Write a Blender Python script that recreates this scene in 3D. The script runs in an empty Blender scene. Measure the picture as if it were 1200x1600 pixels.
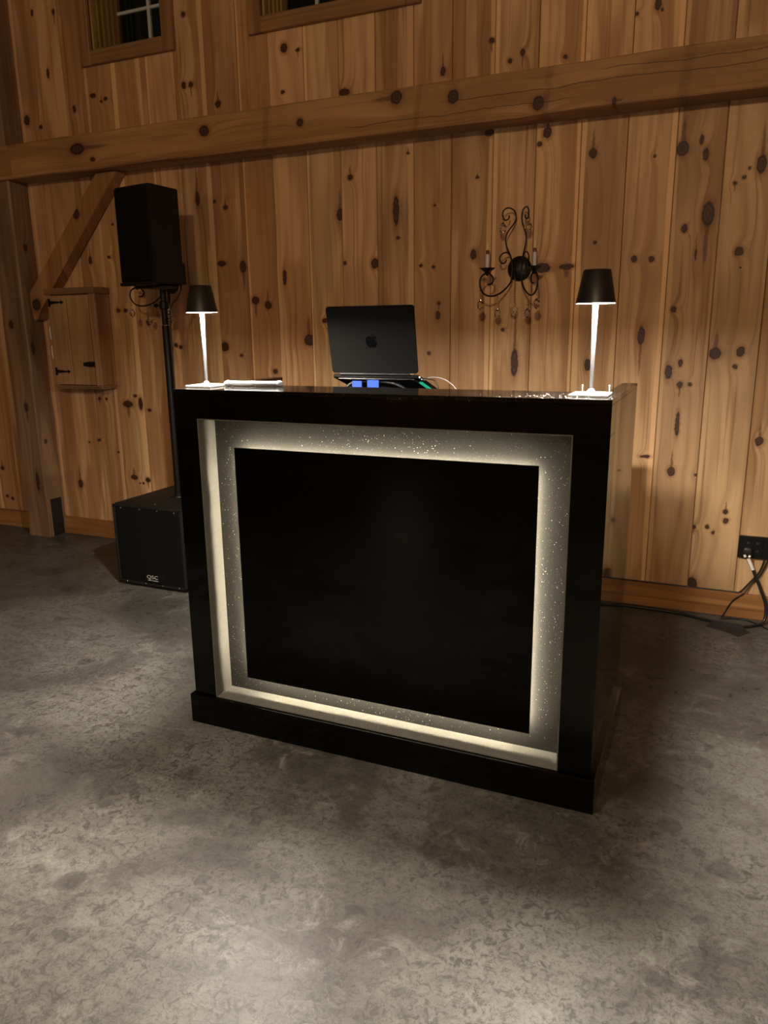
import bpy, bmesh, math, random
from mathutils import Vector, Matrix

# ------------------------------------------------------------------ camera, light, exposure
sc = bpy.context.scene
col = sc.collection
PI = math.pi

cam_d = bpy.data.cameras.new('camera')
cam = bpy.data.objects.new('camera', cam_d); col.objects.link(cam)
cam_d.sensor_fit = 'VERTICAL'; cam_d.sensor_height = 36.0
cam_d.lens = 1183.2 / 1600 * 36.0
cam_d.clip_start = 0.02
yaw, pitch, roll = 0.4160, 0.2388, -0.0123
fw = Vector((-math.sin(yaw)*math.cos(pitch), math.cos(yaw)*math.cos(pitch), -math.sin(pitch)))
rt = Vector((math.cos(yaw), math.sin(yaw), 0)); up = rt.cross(fw)
rt, up = rt*math.cos(roll)+up*math.sin(roll), -rt*math.sin(roll)+up*math.cos(roll)
cam.matrix_world = Matrix(((rt.x, up.x, -fw.x, 1.4705), (rt.y, up.y, -fw.y, -1.8043), (rt.z, up.z, -fw.z, 1.2371), (0, 0, 0, 1)))
sc.camera = cam

world = bpy.data.worlds.new('night'); sc.world = world
world.use_nodes = True
world.node_tree.nodes['Background'].inputs[0].default_value = (0.0015, 0.0025, 0.0018, 1)
world.node_tree.nodes['Background'].inputs[1].default_value = 0.3

sc.view_settings.view_transform = 'Standard'
sc.view_settings.look = 'None'
sc.view_settings.gamma = 1.0
sc.view_settings.use_curve_mapping = False
sc.view_settings.exposure = 0.55
sc.cycles.use_denoising = True
sc.cycles.max_bounces = 10
sc.cycles.diffuse_bounces = 5
sc.cycles.sample_clamp_indirect = 6.0

LAMP_GLOW = 1900.0
LED_GLOW = 165.0
def room_light(name, loc, watts, colour, radius):
    l = bpy.data.lights.new(name, 'POINT'); l.energy = watts; l.color = colour; l.shadow_soft_size = radius
    o = bpy.data.objects.new(name, l); o.location = loc; col.objects.link(o)
room_light('barn_ceiling_lamp', (1.7, -3.7, 2.65), 135, (1.0, 0.76, 0.49), 0.10)
room_light('barn_far_lamp', (-1.8, -6.0, 1.5), 34, (1.0, 0.85, 0.66), 0.08)
dl = bpy.data.lights.new('added_floor_fill', 'SPOT'); dl.energy = 350; dl.color = (1.0, 0.88, 0.70); dl.shadow_soft_size = 0.12  # added fill spot without a fixture, brightens the floor before the booth
dl.spot_size = math.radians(56); dl.spot_blend = 0.9
do = bpy.data.objects.new('added_floor_fill', dl); do.location = (0.35, -1.35, 3.8); col.objects.link(do)

# ------------------------------------------------------------------ helpers
ORG = {}          # object name -> world origin of its root

def tag(o, label=None, cat=None, group=None, kind=None):
    if label: o['label'] = label
    if cat: o['category'] = cat
    if group: o['group'] = group
    if kind: o['kind'] = kind
    return o

def empty(name, loc):
    o = bpy.data.objects.new(name, None); col.objects.link(o)
    o.location = loc; o.empty_display_size = 0.05
    ORG[o.name] = Vector(loc)
    return o

def obj(name, bm, m, parent=None, smooth=None, kind=None):
    me = bpy.data.meshes.new(name)
    bmesh.ops.recalc_face_normals(bm, faces=bm.faces)
    org = ORG.get(parent.name, Vector((0, 0, 0))) if parent else Vector((0, 0, 0))
    if org.length > 0: bmesh.ops.translate(bm, verts=bm.verts, vec=-org)
    bm.to_mesh(me); bm.free()
    ms = m if isinstance(m, (list, tuple)) else [m]
    for mm in ms: me.materials.append(mm)
    if smooth:
        me.shade_smooth(); me.set_sharp_from_angle(angle=math.radians(smooth))
    o = bpy.data.objects.new(name, me); col.objects.link(o)
    if parent: o.parent = parent
    ORG[o.name] = org
    if kind: o['kind'] = kind
    return o

def solo(name, bm, m, loc, label, cat, group=None, smooth=None):
    """a thing that is one mesh, origin at loc"""
    bmesh.ops.translate(bm, verts=bm.verts, vec=-Vector(loc))
    o = obj(name, bm, m, None, smooth); o.location = loc
    ORG[o.name] = Vector(loc)
    return tag(o, label, cat, group)

def copy_tree(o, parent=None):
    c = o.copy(); col.objects.link(c); c.parent = parent
    for ch in list(o.children): copy_tree(ch, c)
    return c

def NB(): return bmesh.new()

def box(bm, x0, x1, y0, y1, z0, z1, bev=0.0, mi=0, seg=1):
    vs = [bm.verts.new((x, y, z)) for x in (x0, x1) for y in (y0, y1) for z in (z0, z1)]
    q = [(0,1,3,2), (4,6,7,5), (0,4,5,1), (2,3,7,6), (0,2,6,4), (1,5,7,3)]
    fs = [bm.faces.new([vs[i] for i in f]) for f in q]
    for f in fs: f.material_index = mi
    if bev > 0:
        es = list({e for f in fs for e in f.edges})
        bmesh.ops.bevel(bm, geom=es, offset=bev, segments=seg, affect='EDGES', profile=0.5)
    return bm

def frame_of(d):
    d = d.normalized()
    a = Vector((0, 0, 1)) if abs(d.z) < 0.9 else Vector((1, 0, 0))
    u = d.cross(a).normalized(); v = d.cross(u).normalized()
    return u, v

def tube(bm, pts, r, seg=8, caps=True):
    pts = [Vector(p) for p in pts]; n = len(pts)
    rs = r if isinstance(r, (list, tuple)) else [r]*n
    rings = []; u = v = None
    for i, p in enumerate(pts):
        d = (pts[min(i+1, n-1)] - pts[max(i-1, 0)])
        if d.length < 1e-9: d = Vector((0, 0, 1))
        d.normalize()
        if u is None: u, v = frame_of(d)
        else:
            u = (u - d*u.dot(d)).normalized(); v = d.cross(u).normalized()
        rings.append([bm.verts.new(p + (u*math.cos(2*PI*k/seg) + v*math.sin(2*PI*k/seg))*rs[i]) for k in range(seg)])
    for a, b in zip(rings, rings[1:]):
        for k in range(seg):
            bm.faces.new((a[k], a[(k+1) % seg], b[(k+1) % seg], b[k]))
    if caps:
        bm.faces.new(rings[0][::-1]); bm.faces.new(rings[-1])
    return bm

def smooth_path(ctrl, n=6):
    """Catmull-Rom through control points"""
    P = [Vector(p) for p in ctrl]; out = []
    for i in range(len(P)-1):
        p0 = P[max(i-1, 0)]; p1 = P[i]; p2 = P[i+1]; p3 = P[min(i+2, len(P)-1)]
        for k in range(n):
            t = k/n
            out.append(0.5*((2*p1) + (p2-p0)*t + (2*p0-5*p1+4*p2-p3)*t*t + (3*p1-p0-3*p2+p3)*t**3))
    out.append(P[-1]); return out

def lathe(bm, prof, c=(0, 0, 0), seg=24, axis='z'):
    """prof: list of (r, h)"""
    rings = []
    def pt(r, h, a):
        if axis == 'z': return Vector((c[0]+r*math.cos(a), c[1]+r*math.sin(a), c[2]+h))
        if axis == 'y': return Vector((c[0]+r*math.cos(a), c[1]+h, c[2]+r*math.sin(a)))
        return Vector((c[0]+h, c[1]+r*math.cos(a), c[2]+r*math.sin(a)))
    for r, h in prof:
        if r < 1e-6: rings.append([bm.verts.new(pt(0, h, 0))])
        else: rings.append([bm.verts.new(pt(r, h, 2*PI*k/seg)) for k in range(seg)])
    for a, b in zip(rings, rings[1:]):
        for k in range(seg):
            k2 = (k+1) % seg
            if len(a) == 1 and len(b) == 1: continue
            if len(a) == 1: bm.faces.new((a[0], b[k], b[k2]))
            elif len(b) == 1: bm.faces.new((a[k], a[k2], b[0]))
            else: bm.faces.new((a[k], a[k2], b[k2], b[k]))
    return bm

def prism(bm, poly, f, thick):
    """poly of 2-D points, f maps (u, v, w) to a 3-D point; w runs 0..thick"""
    a = [bm.verts.new(f(u, v, 0)) for u, v in poly]; b = [bm.verts.new(f(u, v, thick)) for u, v in poly]
    bm.faces.new(a[::-1]); bm.faces.new(b); n = len(poly)
    for k in range(n): bm.faces.new((a[k], a[(k+1) % n], b[(k+1) % n], b[k]))
    return bm

# ------------------------------------------------------------------ materials
class NT:
    def __init__(s, name):
        s.m = bpy.data.materials.new(name); s.m.use_nodes = True
        s.t = s.m.node_tree; s.b = s.t.nodes['Principled BSDF']
    def n(s, typ, **kw):
        nd = s.t.nodes.new(typ)
        for k, v in kw.items(): setattr(nd, k, v)
        return nd
    def l(s, a, b): s.t.links.new(a, b)
    def val(s, sock, v):
        if hasattr(v, 'links'): s.l(v, sock)
        else: sock.default_value = v
    def math(s, op, a, b=None, c=None, clamp=False):
        nd = s.n('ShaderNodeMath', operation=op); nd.use_clamp = clamp
        for i, v in enumerate((a, b, c)):
            if v is not None: s.val(nd.inputs[i], v)
        return nd.outputs[0]
    def vmath(s, op, a, b=None, c=None):
        nd = s.n('ShaderNodeVectorMath', operation=op)
        for i, v in enumerate((a, b, c)):
            if v is not None: s.val(nd.inputs[i], v)
        return nd.outputs['Value'] if op in ('LENGTH', 'DOT_PRODUCT', 'DISTANCE') else nd.outputs[0]
    def mix(s, f, a, b):
        nd = s.n('ShaderNodeMix', data_type='RGBA')
        s.val(nd.inputs[0], f); s.val(nd.inputs[6], a); s.val(nd.inputs[7], b)
        return nd.outputs[2]
    def noise(s, vec, scale, detail=3, rough=0.5, dist=0.0):
        nd = s.n('ShaderNodeTexNoise'); s.l(vec, nd.inputs['Vector'])
        nd.inputs['Scale'].default_value = scale; nd.inputs['Detail'].default_value = detail
        nd.inputs['Roughness'].default_value = rough; nd.inputs['Distortion'].default_value = dist
        return nd.outputs['Fac']
    def ramp(s, v, lo, hi, a=0.0, b=1.0):
        nd = s.n('ShaderNodeMapRange', interpolation_type='SMOOTHSTEP')
        s.val(nd.inputs[0], v)
        for i, q in enumerate((lo, hi, a, b)): nd.inputs[i+1].default_value = q
        return nd.outputs[0]
    def bump(s, h, strength, dist=0.002):
        nd = s.n('ShaderNodeBump'); s.l(h, nd.inputs['Height'])
        nd.inputs['Strength'].default_value = strength; nd.inputs['Distance'].default_value = dist
        s.l(nd.outputs[0], s.b.inputs['Normal'])

def rgba(c): return (c[0], c[1], c[2], 1.0)

def plain(name, c, rough=0.5, metal=0.0, coat=0.0, grain=0.0, emit=0.0, gscale=60, ior=1.5, spec=0.5):
    t = NT(name); b = t.b
    b.inputs['Roughness'].default_value = rough; b.inputs['Metallic'].default_value = metal
    b.inputs['Coat Weight'].default_value = coat; b.inputs['IOR'].default_value = ior
    b.inputs['Specular IOR Level'].default_value = spec
    co = t.n('ShaderNodeTexCoord').outputs['Object']
    f = t.noise(co, gscale, 4, 0.6)
    k = 1 + grain
    t.l(t.mix(f, rgba([q/k for q in c]), rgba([min(1, q*k) for q in c])), b.inputs['Base Color'])
    r = t.noise(co, gscale*0.37, 3)
    t.l(t.math('MULTIPLY_ADD', r, rough*0.3, rough*0.85), b.inputs['Roughness'])
    return t.m

def glow(name, c, strength):
    t = NT(name); b = t.b
    b.inputs['Base Color'].default_value = rgba([q*0.03 for q in c]); b.inputs['Specular IOR Level'].default_value = 0.1
    b.inputs['Emission Color'].default_value = rgba(c); b.inputs['Emission Strength'].default_value = strength
    return t.m

def glass(name, c=(1, 1, 1), rough=0.02, ior=1.5):
    t = NT(name); b = t.b
    b.inputs['Base Color'].default_value = rgba(c); b.inputs['Transmission Weight'].default_value = 1.0
    b.inputs['Roughness'].default_value = rough; b.inputs['IOR'].default_value = ior
    return t.m

def pine(name, light, dark, knots=(), axis='z', seed=0.0, rough=0.55, grain=1.0, heart=0.5, fold=0.0, sap=None, cracks=(), bands=()):
    """pine with sapwood/heartwood figure, grain lines along `axis` and knots at (u, v, ru, rv);
    sap = (edge u, +1/-1, width) adds a pale sapwood strip along one edge; cracks = (u, v0, v1) drying checks"""
    t = NT(name); b = t.b
    co = t.n('ShaderNodeTexCoord').outputs['Object']
    sp = t.n('ShaderNodeSeparateXYZ'); t.l(co, sp.inputs[0])
    X, Y, Z = sp.outputs
    if axis == 'z': u, v, w = X, Z, Y
    elif axis == 'x': u, v, w = Z, X, Y
    else: u, v, w = X, Y, Z
    if fold: u = t.math('MULTIPLY_ADD', w, fold, u)
    cb = t.n('ShaderNodeCombineXYZ'); t.l(u, cb.inputs[0]); t.l(v, cb.inputs[1])
    uv = cb.outputs[0]
    d = tail = None
    if knots:
        wob = t.n('ShaderNodeTexNoise'); t.l(uv, wob.inputs['Vector']); wob.inputs['Scale'].default_value = 60.0
        uvw = t.vmath('MULTIPLY_ADD', wob.outputs['Color'], (0.011, 0.011, 0), t.vmath('ADD', uv, (-0.0055, -0.0055, 0)))
        for i, (ku, kv, ru, rv) in enumerate(knots):
            q = t.vmath('MULTIPLY_ADD', uvw, (1/ru, 1/rv, 0), (-ku/ru, -kv/rv, 0))
            if i % 3 == 0:
                q2 = t.vmath('LENGTH', t.vmath('MULTIPLY_ADD', q, (1.9, 0.26, 0), (0.0, 0.45 if i % 2 else -0.45, 0)))
                tail = q2 if tail is None else t.math('MINIMUM', tail, q2)
            q = t.vmath('LENGTH', q)
            d = q if d is None else t.math('SMOOTH_MIN', d, q, 0.6)
    u2 = t.math('MULTIPLY_ADD', w, 0.6, u) if not fold else u
    if d is not None:
        pull = t.math('MULTIPLY', t.math('POWER', 2.718, t.math('MULTIPLY', d, -0.50)), 0.050)
        u2 = t.math('ADD', u2, pull)
    def coord(su, sv, o):
        c = t.n('ShaderNodeCombineXYZ')
        t.l(t.math('MULTIPLY_ADD', u2, su, seed*3.17+o), c.inputs[0]); t.l(t.math('MULTIPLY', v, sv), c.inputs[1])
        c.inputs[2].default_value = seed*1.31 + o
        return c.outputs[0]
    fig = t.noise(coord(9.0, 0.75, 0.0), 1.0, 2, 0.45, 0.45)
    broad = t.noise(coord(3.5, 1.3, 7.0), 1.0, 3, 0.5)
    ringd = t.math('MULTIPLY_ADD', t.noise(coord(5.0, 0.55, 3.0), 1.0, 2, 0.4), 34.0, t.math('MULTIPLY', u2, 90.0))
    rings = t.math('MULTIPLY_ADD', t.math('SINE', ringd), 0.5, 0.5)
    fibre = t.noise(coord(330.0, 5.0, 1.0), 1.0, 3, 0.6)
    streak = t.noise(coord(70.0, 1.0, 2.0), 1.0, 3, 0.6)
    f = t.ramp(fig, heart-0.035, heart+0.035)
    c = t.mix(f, rgba(light), rgba(dark))
    mid = [dark[0]*0.56, dark[1]*0.50, dark[2]*0.44]
    c = t.mix(t.math('MULTIPLY', t.math('MULTIPLY', rings, rings), 0.30*grain), c, rgba(mid))
    c = t.mix(t.math('MULTIPLY', t.ramp(streak, 0.52, 0.72), 0.72*grain), c, rgba(mid))
    c = t.mix(t.math('MULTIPLY', t.ramp(fibre, 0.45, 0.75), 0.20*grain), c, rgba(mid))
    c = t.mix(t.math('MULTIPLY', t.ramp(broad, 0.48, 0.66), 0.50), c, rgba([q*0.62 for q in dark]))
    if sap:
        e, sg, wd = sap
        dist = t.math('MULTIPLY', t.math('SUBTRACT', u, e), sg)
        dist = t.math('MULTIPLY_ADD', broad, 0.030, t.math('ADD', dist, -0.015))
        c = t.mix(t.math('MULTIPLY', t.ramp(dist, wd-0.0025, wd+0.0025, 1.0, 0.0), 0.85), c, rgba([min(0.9, q*1.18) for q in light]))
    if d is not None:
        halo = t.math('MULTIPLY', t.ramp(d, 1.0, 2.3, 1.0, 0.0), 0.60)
        c = t.mix(halo, c, rgba((dark[0]*0.60, dark[1]*0.44, dark[2]*0.32)))
        if tail is not None:
            c = t.mix(t.math('MULTIPLY', t.ramp(tail, 0.45, 1.0, 1.0, 0.0), 0.72), c, rgba((dark[0]*0.30, dark[1]*0.22, dark[2]*0.17)))
        kr = t.math('MULTIPLY_ADD', t.math('SINE', t.math('MULTIPLY', d, 13.0)), 0.5, 0.5)
        kc = t.mix(kr, rgba((0.042, 0.017, 0.007)), rgba((0.092, 0.042, 0.018)))
        c = t.mix(t.ramp(d, 0.85, 1.15, 1.0, 0.0), c, kc)
        rim = t.math('MULTIPLY', t.ramp(d, 0.70, 0.95), t.ramp(d, 0.98, 1.25, 1.0, 0.0))
        c = t.mix(t.math('MULTIPLY', rim, 0.75), c, rgba((0.020, 0.008, 0.004)))
    for (bv, bw) in bands:                                # saw and plane chatter across the timber
        sl = t.math('ABSOLUTE', t.math('SUBTRACT', t.math('MULTIPLY_ADD', u, -0.12, v), bv-0.12*2.14))
        ch = t.math('MULTIPLY_ADD', t.math('SINE', t.math('MULTIPLY_ADD', v, 500.0, t.math('MULTIPLY', u, 900.0))), 0.3, 0.7)
        c = t.mix(t.math('MULTIPLY', t.math('MULTIPLY', t.ramp(sl, bw*0.3, bw, 1.0, 0.0), ch), t.ramp(streak, 0.25, 0.6, 0.15, 0.55)), c, rgba((0.10, 0.055, 0.026)))
    for (cu, v0, v1) in cracks:
        wv = t.noise(coord(0.0, 3.0, cu*7), 1.0, 5, 0.65)
        dd = t.math('ABSOLUTE', t.math('SUBTRACT', t.math('MULTIPLY_ADD', wv, 0.05, cu-0.025), u))
        ends = t.math('MULTIPLY', t.ramp(v, v0, v0+0.12), t.ramp(v, v1-0.12, v1, 1.0, 0.0))
        c = t.mix(t.math('MULTIPLY', t.math('MULTIPLY', t.ramp(dd, 0.0004, 0.0022, 1.0, 0.0), ends), 0.85), c, rgba((0.03, 0.016, 0.008)))
    t.l(c, b.inputs['Base Color'])
    t.l(t.math('MULTIPLY_ADD', streak, 0.18, rough-0.09), b.inputs['Roughness'])
    b.inputs['Specular IOR Level'].default_value = 0.35
    t.bump(t.math('ADD', t.math('MULTIPLY', fibre, 0.5), t.math('MULTIPLY', rings, 0.25)), 0.18, 0.001)
    return t.m

def concrete(name):
    t = NT(name); b = t.b
    co = t.n('ShaderNodeTexCoord').outputs['Object']
    off = lambda d: t.vmath('ADD', co, (d, d*0.7, 0))
    patch = t.noise(off(2.0), 1.7, 8, 0.66, 0.7)
    mask = t.noise(off(9.0), 2.6, 4, 0.55, 0.3)
    mask2 = t.noise(off(17.0), 1.9, 5, 0.6, 0.5)
    squig = t.noise(co, 44.0, 8, 0.72, 1.1)
    squig2 = t.noise(off(5.0), 120.0, 5, 0.66, 1.4)
    chalk = t.noise(off(23.0), 11.0, 10, 0.80, 0.6)
    sand = t.noise(co, 210.0, 4, 0.7)
    mp = t.n('ShaderNodeMapping'); t.l(co, mp.inputs[0]); mp.inputs['Rotation'].default_value = (0, 0, 0.55); mp.inputs['Scale'].default_value = (1.0, 3.6, 1)
    sweep = t.noise(mp.outputs[0], 2.2, 7, 0.68, 1.4)
    c = t.mix(t.ramp(patch, 0.36, 0.62), rgba((0.062, 0.057, 0.050)), rgba((0.138, 0.132, 0.115)))
    c = t.mix(t.math('MULTIPLY', t.ramp(sweep, 0.48, 0.66), 0.45), c, rgba((0.053, 0.047, 0.041)))
    c = t.mix(t.math('MULTIPLY', t.math('MULTIPLY', t.ramp(squig, 0.47, 0.62), t.ramp(mask, 0.30, 0.62, 0.45, 1.0)), 0.85), c, rgba((0.038, 0.034, 0.030)))
    c = t.mix(t.math('MULTIPLY', t.ramp(squig2, 0.50, 0.64), 0.55), c, rgba((0.041, 0.037, 0.033)))
    c = t.mix(t.math('MULTIPLY', t.math('MULTIPLY', t.ramp(chalk, 0.50, 0.66), t.ramp(mask2, 0.42, 0.62, 0.08, 1.0)), 0.75), c, rgba((0.202, 0.196, 0.176)))
    c = t.mix(t.math('MULTIPLY', t.ramp(sand, 0.50, 0.68), 0.25), c, rgba((0.040, 0.036, 0.033)))
    # round dark spots where drops dried
    wv = t.n('ShaderNodeTexNoise'); t.l(co, wv.inputs['Vector']); wv.inputs['Scale'].default_value = 14.0
    cw = t.vmath('MULTIPLY_ADD', wv.outputs['Color'], (0.06, 0.045, 0), co)
    for sca, lo, hi, keep in ((3.1, 0.085, 0.115, 0.50), (5.7, 0.075, 0.11, 0.60)):
        vo = t.n('ShaderNodeTexVoronoi'); t.l(cw, vo.inputs['Vector']); vo.inputs['Scale'].default_value = sca
        vo.voronoi_dimensions = '2D'
        sep = t.n('ShaderNodeSeparateColor'); t.l(vo.outputs['Color'], sep.inputs[0])
        spot = t.math('MULTIPLY', t.ramp(vo.outputs['Distance'], lo, hi, 1.0, 0.0), t.ramp(sep.outputs[0], keep, keep+0.05))
        c = t.mix(t.math('MULTIPLY', spot, 0.45), c, rgba((0.032, 0.029, 0.027)))
    # hairline crazing
    vc = t.n('ShaderNodeTexVoronoi'); vc.feature = 'DISTANCE_TO_EDGE'; vc.inputs['Scale'].default_value = 3.3
    cw2 = t.vmath('MULTIPLY_ADD', wv.outputs['Color'], (0.30, 0.30, 0), co); t.l(cw2, vc.inputs['Vector'])
    cr = t.math('MULTIPLY', t.ramp(vc.outputs['Distance'], 0.0, 0.007, 1.0, 0.0), t.ramp(mask, 0.52, 0.60))
    c = t.mix(t.math('MULTIPLY', cr, 0.45), c, rgba((0.022, 0.019, 0.017)))
    t.l(c, b.inputs['Base Color'])
    r = t.math('MULTIPLY_ADD', t.ramp(patch, 0.3, 0.7), 0.14, t.math('MULTIPLY_ADD', chalk, 0.22, 0.17))
    t.l(r, b.inputs['Roughness'])
    b.inputs['Specular IOR Level'].default_value = 0.13
    t.bump(t.math('ADD', t.math('MULTIPLY', squig, 0.8), t.math('MULTIPLY', sand, 0.4)), 0.30, 0.002)
    return t.m

def satin_channel(name, c, rough, spec=0.15):
    """brushed acrylic of the lit channel"""
    t = NT(name); b = t.b
    co = t.n('ShaderNodeTexCoord').outputs['Object']
    mp = t.n('ShaderNodeMapping'); t.l(co, mp.inputs[0]); mp.inputs['Scale'].default_value = (3, 3, 60)
    f = t.noise(mp.outputs[0], 3.0, 4, 0.6)
    sp = t.noise(co, 420.0, 2, 0.5)
    cc = t.mix(f, rgba([q*0.86 for q in c]), rgba([min(1, q*1.14) for q in c]))
    cc = t.mix(t.math('MULTIPLY', t.ramp(sp, 0.66, 0.74), 0.25), cc, rgba((0.75, 0.73, 0.68)))
    t.l(cc, b.inputs['Base Color'])
    t.l(t.math('MULTIPLY_ADD', f, 0.10, rough), b.inputs['Roughness'])
    b.inputs['Specular IOR Level'].default_value = spec
    return t.m

def gloss_black(name, dusty=0.0, spec=0.25):
    t = NT(name); b = t.b
    co = t.n('ShaderNodeTexCoord').outputs['Object']
    b.inputs['Base Color'].default_value = (0.0018, 0.0018, 0.0018, 1)
    f = t.noise(co, 6.0, 4, 0.6); g = t.noise(co, 260.0, 2, 0.5)
    if dusty:
        sp = t.math('MULTIPLY', t.ramp(g, 0.64, 0.72), t.ramp(f, 0.42, 0.62))
        t.l(t.mix(t.math('MULTIPLY', sp, dusty), rgba((0.0018, 0.0018, 0.0018)), rgba((0.34, 0.29, 0.20))), b.inputs['Base Color'])
    t.l(t.math('MULTIPLY_ADD', f, 0.05, 0.025), b.inputs['Roughness'])
    b.inputs['IOR'].default_value = 1.5; b.inputs['Specular IOR Level'].default_value = spec
    return t.m

M = {}
M['floor'] = concrete('polished_concrete')
M['black'] = gloss_black('gloss_black_laminate')
M['top'] = gloss_black('gloss_black_dusty', 0.8, 0.4)
M['panel'] = gloss_black('gloss_black_panel', 0.0, 0.17)
M['side'] = gloss_black('gloss_black_side_laminate', 0.0, 0.75)
M['backing'] = satin_channel('channel_backing_acrylic', (0.034, 0.0325, 0.0295), 0.42)
M['return'] = satin_channel('channel_return_acrylic', (0.135, 0.129, 0.113), 0.36)
M['led'] = glow('warm_white_led', (1.0, 0.88, 0.66), LED_GLOW)
M['dust'] = plain('pale_dust', (0.80, 0.77, 0.70), 0.7)
M['lamp_panel'] = glow('lamp_light_panel', (1.0, 0.91, 0.79), LAMP_GLOW)
M['lamp_black'] = plain('matt_black_lamp_paint', (0.010, 0.010, 0.010), 0.42, grain=0.2)
M['lamp_stem'] = plain('brushed_grey_steel', (0.16, 0.16, 0.165), 0.38, metal=0.7, grain=0.15, gscale=200)
M['lamp_base'] = plain('lamp_base_grey', (0.50, 0.49, 0.47), 0.45)
M['laptop'] = plain('space_black_aluminium', (0.0042, 0.0038, 0.0034), 0.65, spec=0.06, gscale=400)
M['logo'] = plain('mirror_black_logo', (0.004, 0.004, 0.005), 0.08, metal=0.5)
M['key'] = plain('black_keys', (0.008, 0.008, 0.008), 0.5)
M['screen'] = plain('dark_screen', (0.006, 0.006, 0.007), 0.08)
M['blk'] = plain('black_plastic', (0.005, 0.005, 0.0055), 0.42, grain=0.2, spec=0.25)
M['cab'] = plain('textured_black_paint', (0.0075, 0.0068, 0.006), 0.55, grain=0.4, gscale=900, spec=0.3)
M['grille'] = plain('perforated_black_grille', (0.003, 0.003, 0.003), 0.7, grain=0.8, gscale=700, spec=0.15)
M['rubber'] = plain('black_rubber_cable', (0.012, 0.011, 0.011), 0.42)
M['white'] = plain('white_plastic', (0.75, 0.72, 0.66), 0.4)
M['peg'] = plain('white_peg_plastic', (0.16, 0.155, 0.145), 0.4)
M['sleeve'] = plain('candle_sleeve', (0.62, 0.60, 0.64), 0.35)
M['iron'] = plain('black_wrought_iron', (0.012, 0.010, 0.010), 0.38, metal=0.4, grain=0.4, gscale=300)
M['bulb'] = plain('amber_bulb_glass', (0.80, 0.60, 0.32), 0.12, coat=0.6)
M['brass'] = plain('copper_socket', (0.20, 0.10, 0.07), 0.4, metal=0.7)
M['crystal'] = glass('clear_crystal', (1, 0.98, 0.95), 0.01, 1.6)
M['acrylic'] = plain('milky_clear_acrylic', (0.22, 0.225, 0.24), 0.10, coat=0.6)
M['pane'] = glass('window_glass', (0.9, 0.95, 0.92), 0.01, 1.45)
M['night'] = plain('night_outside', (0.002, 0.003, 0.003), 0.9)
M['vinyl'] = plain('white_window_bar', (0.55, 0.55, 0.54), 0.4)
M['steel_dark'] = plain('dark_steel_plate', (0.014, 0.012, 0.011), 0.5, grain=0.4)
M['screw'] = plain('screw_head', (0.25, 0.25, 0.25), 0.3, metal=0.9)
M['logo_white'] = plain('silver_print', (0.42, 0.41, 0.38), 0.35)
M['tape'] = plain('grey_black_gaffer_tape', (0.014, 0.013, 0.013), 0.6, grain=0.3, gscale=500)
M['blue'] = glow('blue_led', (0.09, 0.20, 1.0), 0.75)
M['green'] = glow('green_led', (0.02, 0.55, 0.30), 0.5)
M['spark'] = glow('white_led', (0.9, 1.0, 0.85), 8.0)
M['roomwood'] = pine('room_pine', (0.36, 0.21, 0.10), (0.26, 0.14, 0.065), seed=77)

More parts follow.
